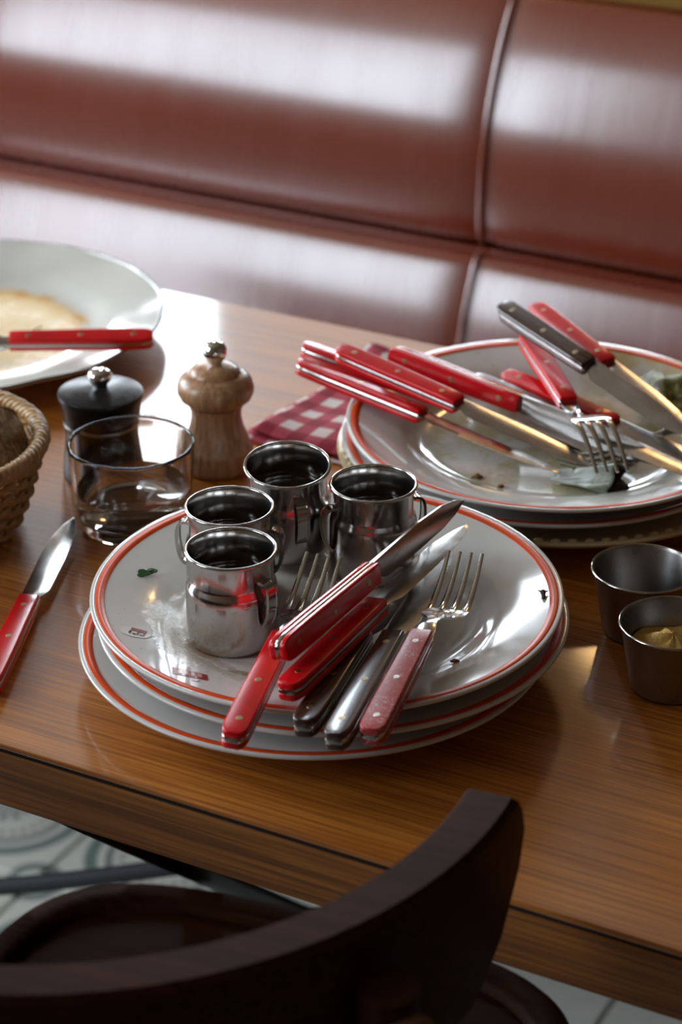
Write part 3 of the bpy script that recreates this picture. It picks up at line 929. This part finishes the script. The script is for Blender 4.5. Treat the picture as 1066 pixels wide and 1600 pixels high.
ramekin((.1870, 1.1850, T), 'steel sauce cup holding mustard, nearest the viewer', 'mustard')

# ------------------------------------------------------------------ napkin
def napkin():
    root = empty('gingham_napkin', (-.070, 1.518, T), math.atan2(.84, .55))
    tag(root, 'red and white gingham cloth napkin under the far plates', 'napkin')
    def sheet(name, x0, x1, y0, y1, zb, ph):
        bm = bmesh.new(); nx, ny = 60, 44; rows = []
        for i in range(nx + 1):
            row = []
            for j in range(ny + 1):
                x, y = lerp(x0, x1, i / nx), lerp(y0, y1, j / ny)
                z = zb + .0014 * (1 + math.sin(x * 62 + ph + y * 30)) + .0012 * (1 + math.sin(y * 85 - x * 28 + ph * 2))
                k = smooth01((x - .10) / .05) * smooth01((y + .075) / .05)
                z += .006 * k * (1 + math.sin(x * 90 + y * 40))
                ed = min(i, nx - i, j, ny - j) / 3
                z = lerp(zb + .0006, z, smooth01(ed))
                if y < -.083: z = min(z, zb + .003)
                row.append(bm.verts.new((x + .002 * math.sin(y * 50 + ph), y + .002 * math.sin(x * 45 + ph), z)))
            rows.append(row)
        for i in range(nx):
            for j in range(ny):
                bm.faces.new((rows[i][j], rows[i + 1][j], rows[i + 1][j + 1], rows[i][j + 1]))
        o = finish(name, bm, M['gingham'], root, 180)
        s = o.modifiers.new('thickness', 'SOLIDIFY'); s.thickness = .0009; s.offset = 1
    sheet('cloth_layer', 0, .172, -.100, 0, .0006, 0)
    sheet('cloth_layer', .006, .160, -.096, -.006, .0046, 1.1)
napkin()

# ------------------------------------------------------------------ bread basket
def basket():
    bx, by = -.2710, 1.3856
    root = empty('bread_basket', (bx, by, T))
    tag(root, 'round woven wicker bread basket cut by the left edge', 'basket')
    H, RB, RT = .058, .058, .080
    def rad(z): return RB + (RT - RB) * (z / H) ** .7
    ns = 30
    lathe('basket_base', [(0, .001), (RB, .001), (RB + .002, .004), (RB - .002, .006), (0, .005)], M['wicker'], root, 48, False, 40)
    for k in range(ns):
        a = 2 * PI * k / ns
        pts = [(rad(z) * math.cos(a), rad(z) * math.sin(a), z) for z in [lerp(.003, H, i / 6) for i in range(7)]]
        tube('stake', pts, .0015, M['wicker'], root, 6)
    rows = 11
    for r in range(rows):
        z = .006 + (H - .009) * r / (rows - 1); n = ns * 6
        pts = []
        for i in range(n):
            a = 2 * PI * i / n
            rr = rad(z) + .0027 * math.cos(a * ns / 2 + (PI if r % 2 else 0))
            pts.append((rr * math.cos(a), rr * math.sin(a), z + .0008 * math.sin(a * ns)))
        tube('weaver', pts, .0023, M['wicker'], root, 6, True)
    for k in range(4):
        pts = []; n = 240
        for i in range(n):
            a = 2 * PI * i / n; ph = a * 26 + k * PI / 2
            rr = RT + .001 + .0035 * math.cos(ph)
            pts.append((rr * math.cos(a), rr * math.sin(a), H + .002 + .0035 * math.sin(ph)))
        tube('rim_strand', pts, .0026, M['wicker'], root, 6, True)
    return bx, by
bx, by = basket()
def slice_(loc, rx, rz, a, b, th, seed, label):
    """one slice of bread: crumb body with a crust band round it"""
    rnd = random.Random(seed)
    ph = [rnd.uniform(0, 6.28) for _ in range(4)]
    root = empty('bread_slice', loc); tag(root, label, 'bread', 'bread slices in the basket')
    root.rotation_euler = (rx, 0, rz)
    def rr(t): return 1 + .05 * math.sin(3 * t + ph[0]) + .035 * math.sin(5 * t + ph[1]) + .02 * math.sin(9 * t + ph[2])
    n = 48
    def ring(k, z, w=0): return [(a * k * rr(2 * PI * i / n) * math.cos(2 * PI * i / n), b * k * rr(2 * PI * i / n) * math.sin(2 * PI * i / n), z + w * math.sin(i * .8 + ph[3]) * .0012) for i in range(n)]
    bm = bmesh.new(); ring_loft(bm, [ring(.02, th * .52), ring(.5, th * .54, 1), ring(.93, th * .47, 1), ring(.95, 0), ring(.93, -th * .47, 1), ring(.5, -th * .54, 1), ring(.02, -th * .52)])
    finish('crumb', bm, M['crumb'], root, 60)
    rings = [[ring(k, z)[i] for k, z in ((.94, th * .46), (.985, th * .46), (1.02, th * .2), (1.02, -th * .2), (.985, -th * .46), (.94, -th * .46))] for i in range(n)]
    loft('crust', rings, M['crust'], root, 60, close_path=True)
slice_((bx + .051, by - .004, T + .058), R(60), R(72), .032, .025, .015, 1, 'slice of crusty bread against the right side of the basket')
slice_((bx + .014, by + .004, T + .040), R(62), R(95), .044, .032, .020, 2, 'slice of bread second from the right in the basket')
slice_((bx - .018, by + .006, T + .040), R(60), R(100), .044, .032, .020, 3, 'slice of bread farthest left in the basket')

# ------------------------------------------------------------------ scraps
def blob(name, loc, sx, sy, sz, mat, label, cat, seed=0, amp=.25, sub=3, rot=(0, 0, 0)):
    rnd = random.Random(seed); ph = [rnd.uniform(0, 6.28) for _ in range(6)]
    bm = bmesh.new(); bmesh.ops.create_icosphere(bm, subdivisions=sub, radius=1)
    for v in bm.verts:
        c = v.co
        f = 1 + amp * (math.sin(3 * c.x + ph[0]) * math.sin(4 * c.y + ph[1]) + .6 * math.sin(7 * c.y + ph[2]) * math.sin(6 * c.z + ph[3]) + .4 * math.sin(9 * c.x + ph[4]))
        v.co = Vector((c.x * sx * f, c.y * sy * f, max(c.z, -.35) * sz * f + .3 * sz))
    o = finish(name, bm, mat, None, 60); o.location = loc; o.rotation_euler = rot
    return tag(o, label, cat)
def top_z(x, y): return ZP + plate_z(math.hypot(x + .008, y - 1.213))
def far_z(x, y): return T + .0265 + plate_z(math.hypot(x - BS[0], y - BS[1]))
def parsley():
    x, y = -.1133, 1.2395
    bm = bmesh.new()
    for cx, cy, r, a in ((-.0018, -.0004, .0030, .2), (.0026, .0016, .0026, .8), (.0006, .0022, .0018, 1.9)):
        n = 12; vs = []
        for i in range(n):
            t = 2 * PI * i / n; rr = r * (1 + .3 * math.cos(3 * t + a))
            vs.append((cx + rr * math.cos(t) * 1.3, cy + rr * math.sin(t) * .8, .0008 + .0012 * math.sin(t + a)))
        top = [bm.verts.new((p[0], p[1], p[2] + .0005)) for p in vs]; bot = [bm.verts.new(p) for p in vs]
        bm.faces.new(top); bm.faces.new(bot[::-1])
        for i in range(n): bm.faces.new((bot[i], bot[(i + 1) % n], top[(i + 1) % n], top[i]))
    o = finish('parsley_leaf', bm, M['leaf'], None, 40); o.location = (x, y, top_z(x, y) + .0008)
    tag(o, 'small green parsley leaf on the left of the top near plate', 'herb')
parsley()
def clove():
    x, y = .1152, 1.2085
    bm = bmesh.new()
    ring_loft(bm, tube_rings([(0, -.0045, .0014), (0, -.001, .0018), (0, .0016, .0022)], lambda t: .0008 + .0010 * t, 8))
    for a in (0, 1.4, 2.7, 4.2):
        ring_loft(bm, tube_rings([(0, .0012, .002), (.0030 * math.cos(a), .0022 + .0014 * math.sin(a), .0026)], lambda t: .0008 - .0005 * t, 6))
    o = finish('clove_scrap', bm, M['clove'], None, 60); o.location = (x, y, top_z(x, y) - .0002)
    tag(o, 'tiny dark clove-shaped scrap on the right rim of the top near plate', 'scrap')
clove()
blob('food_crumb', (.0627, 1.1455, top_z(.0627, 1.1455)), .0022, .0017, .0014, M['crumb_brown'], 'small brown crumb right of the worn red fork', 'crumb', 3, .3, 2)
def mash():
    x, y = .2230, 1.5020
    blob('green_mash', (x, y, far_z(x, y) - .001), .022, .026, .010, M['mush'], 'heap of green mash at the right of the far top plate', 'food', 5, .2, 4)
mash()
for i, (x, y, a, lab) in enumerate([(.0870, 1.3900, .0032, 'orange-brown crumb under the nearest blade tip on the far plates'), (.1010, 1.3755, .0024, 'yellowish crumb near the front of the far top plate'), (.1850, 1.5560, .0030, 'brown crumb at the rear of the far top plate')]):
    blob('food_crumb', (x, y, far_z(x, y)), a, a * .8, a * .6, M['crumb_brown'], lab, 'crumb', 10 + i, .3, 2)
def scrap():
    # a curled strip of pale skin, dark inside, under the fork tips
    x0, y0 = .1600, 1.3750
    root = empty('curled_scrap', (x0, y0, far_z(x0, y0)), R(-28))
    tag(root, 'curled pale grey-green food scrap with a dark hollow, under the fork tips', 'food')
    for nm, rr, mat in (('skin', 1.0, M['scrap']), ('inside', .90, M['scrap_dark'])):
        rows = []
        for i in range(17):
            s = i / 16
            ro = lerp(.0035, .0125, s) * rr
            row = []
            for j in range(25):
                a = lerp(-.35 * PI, 1.25 * PI, j / 24)
                k = 1 + .10 * math.sin(5 * a + 7 * s) + .06 * math.sin(11 * s)
                row.append((lerp(-.026, .016, s) + .002 * math.sin(3 * a), ro * k * math.cos(a) * 1.25, max(.0008, ro * .78 + ro * k * math.sin(a) * .78)))
            rows.append(row)
        bm = bmesh.new(); ring_loft(bm, rows, close_ring=False, cap=False)
        o = finish(nm, bm, mat, root, 180)
        m = o.modifiers.new('thickness', 'SOLIDIFY'); m.thickness = .0006
    bm = bmesh.new()
    bmesh.ops.create_icosphere(bm, subdivisions=3, radius=1)
    for v in bm.verts:
        c = v.co; f = 1 + .25 * math.sin(5 * c.x + 2) * math.sin(4 * c.y)
        v.co = (c.x * .011 * f + .012, c.y * .0095 * f, max(0, c.z * .0055 * f + .004))
    finish('filling', bm, M['scrap_dark'], root, 60)
scrap()
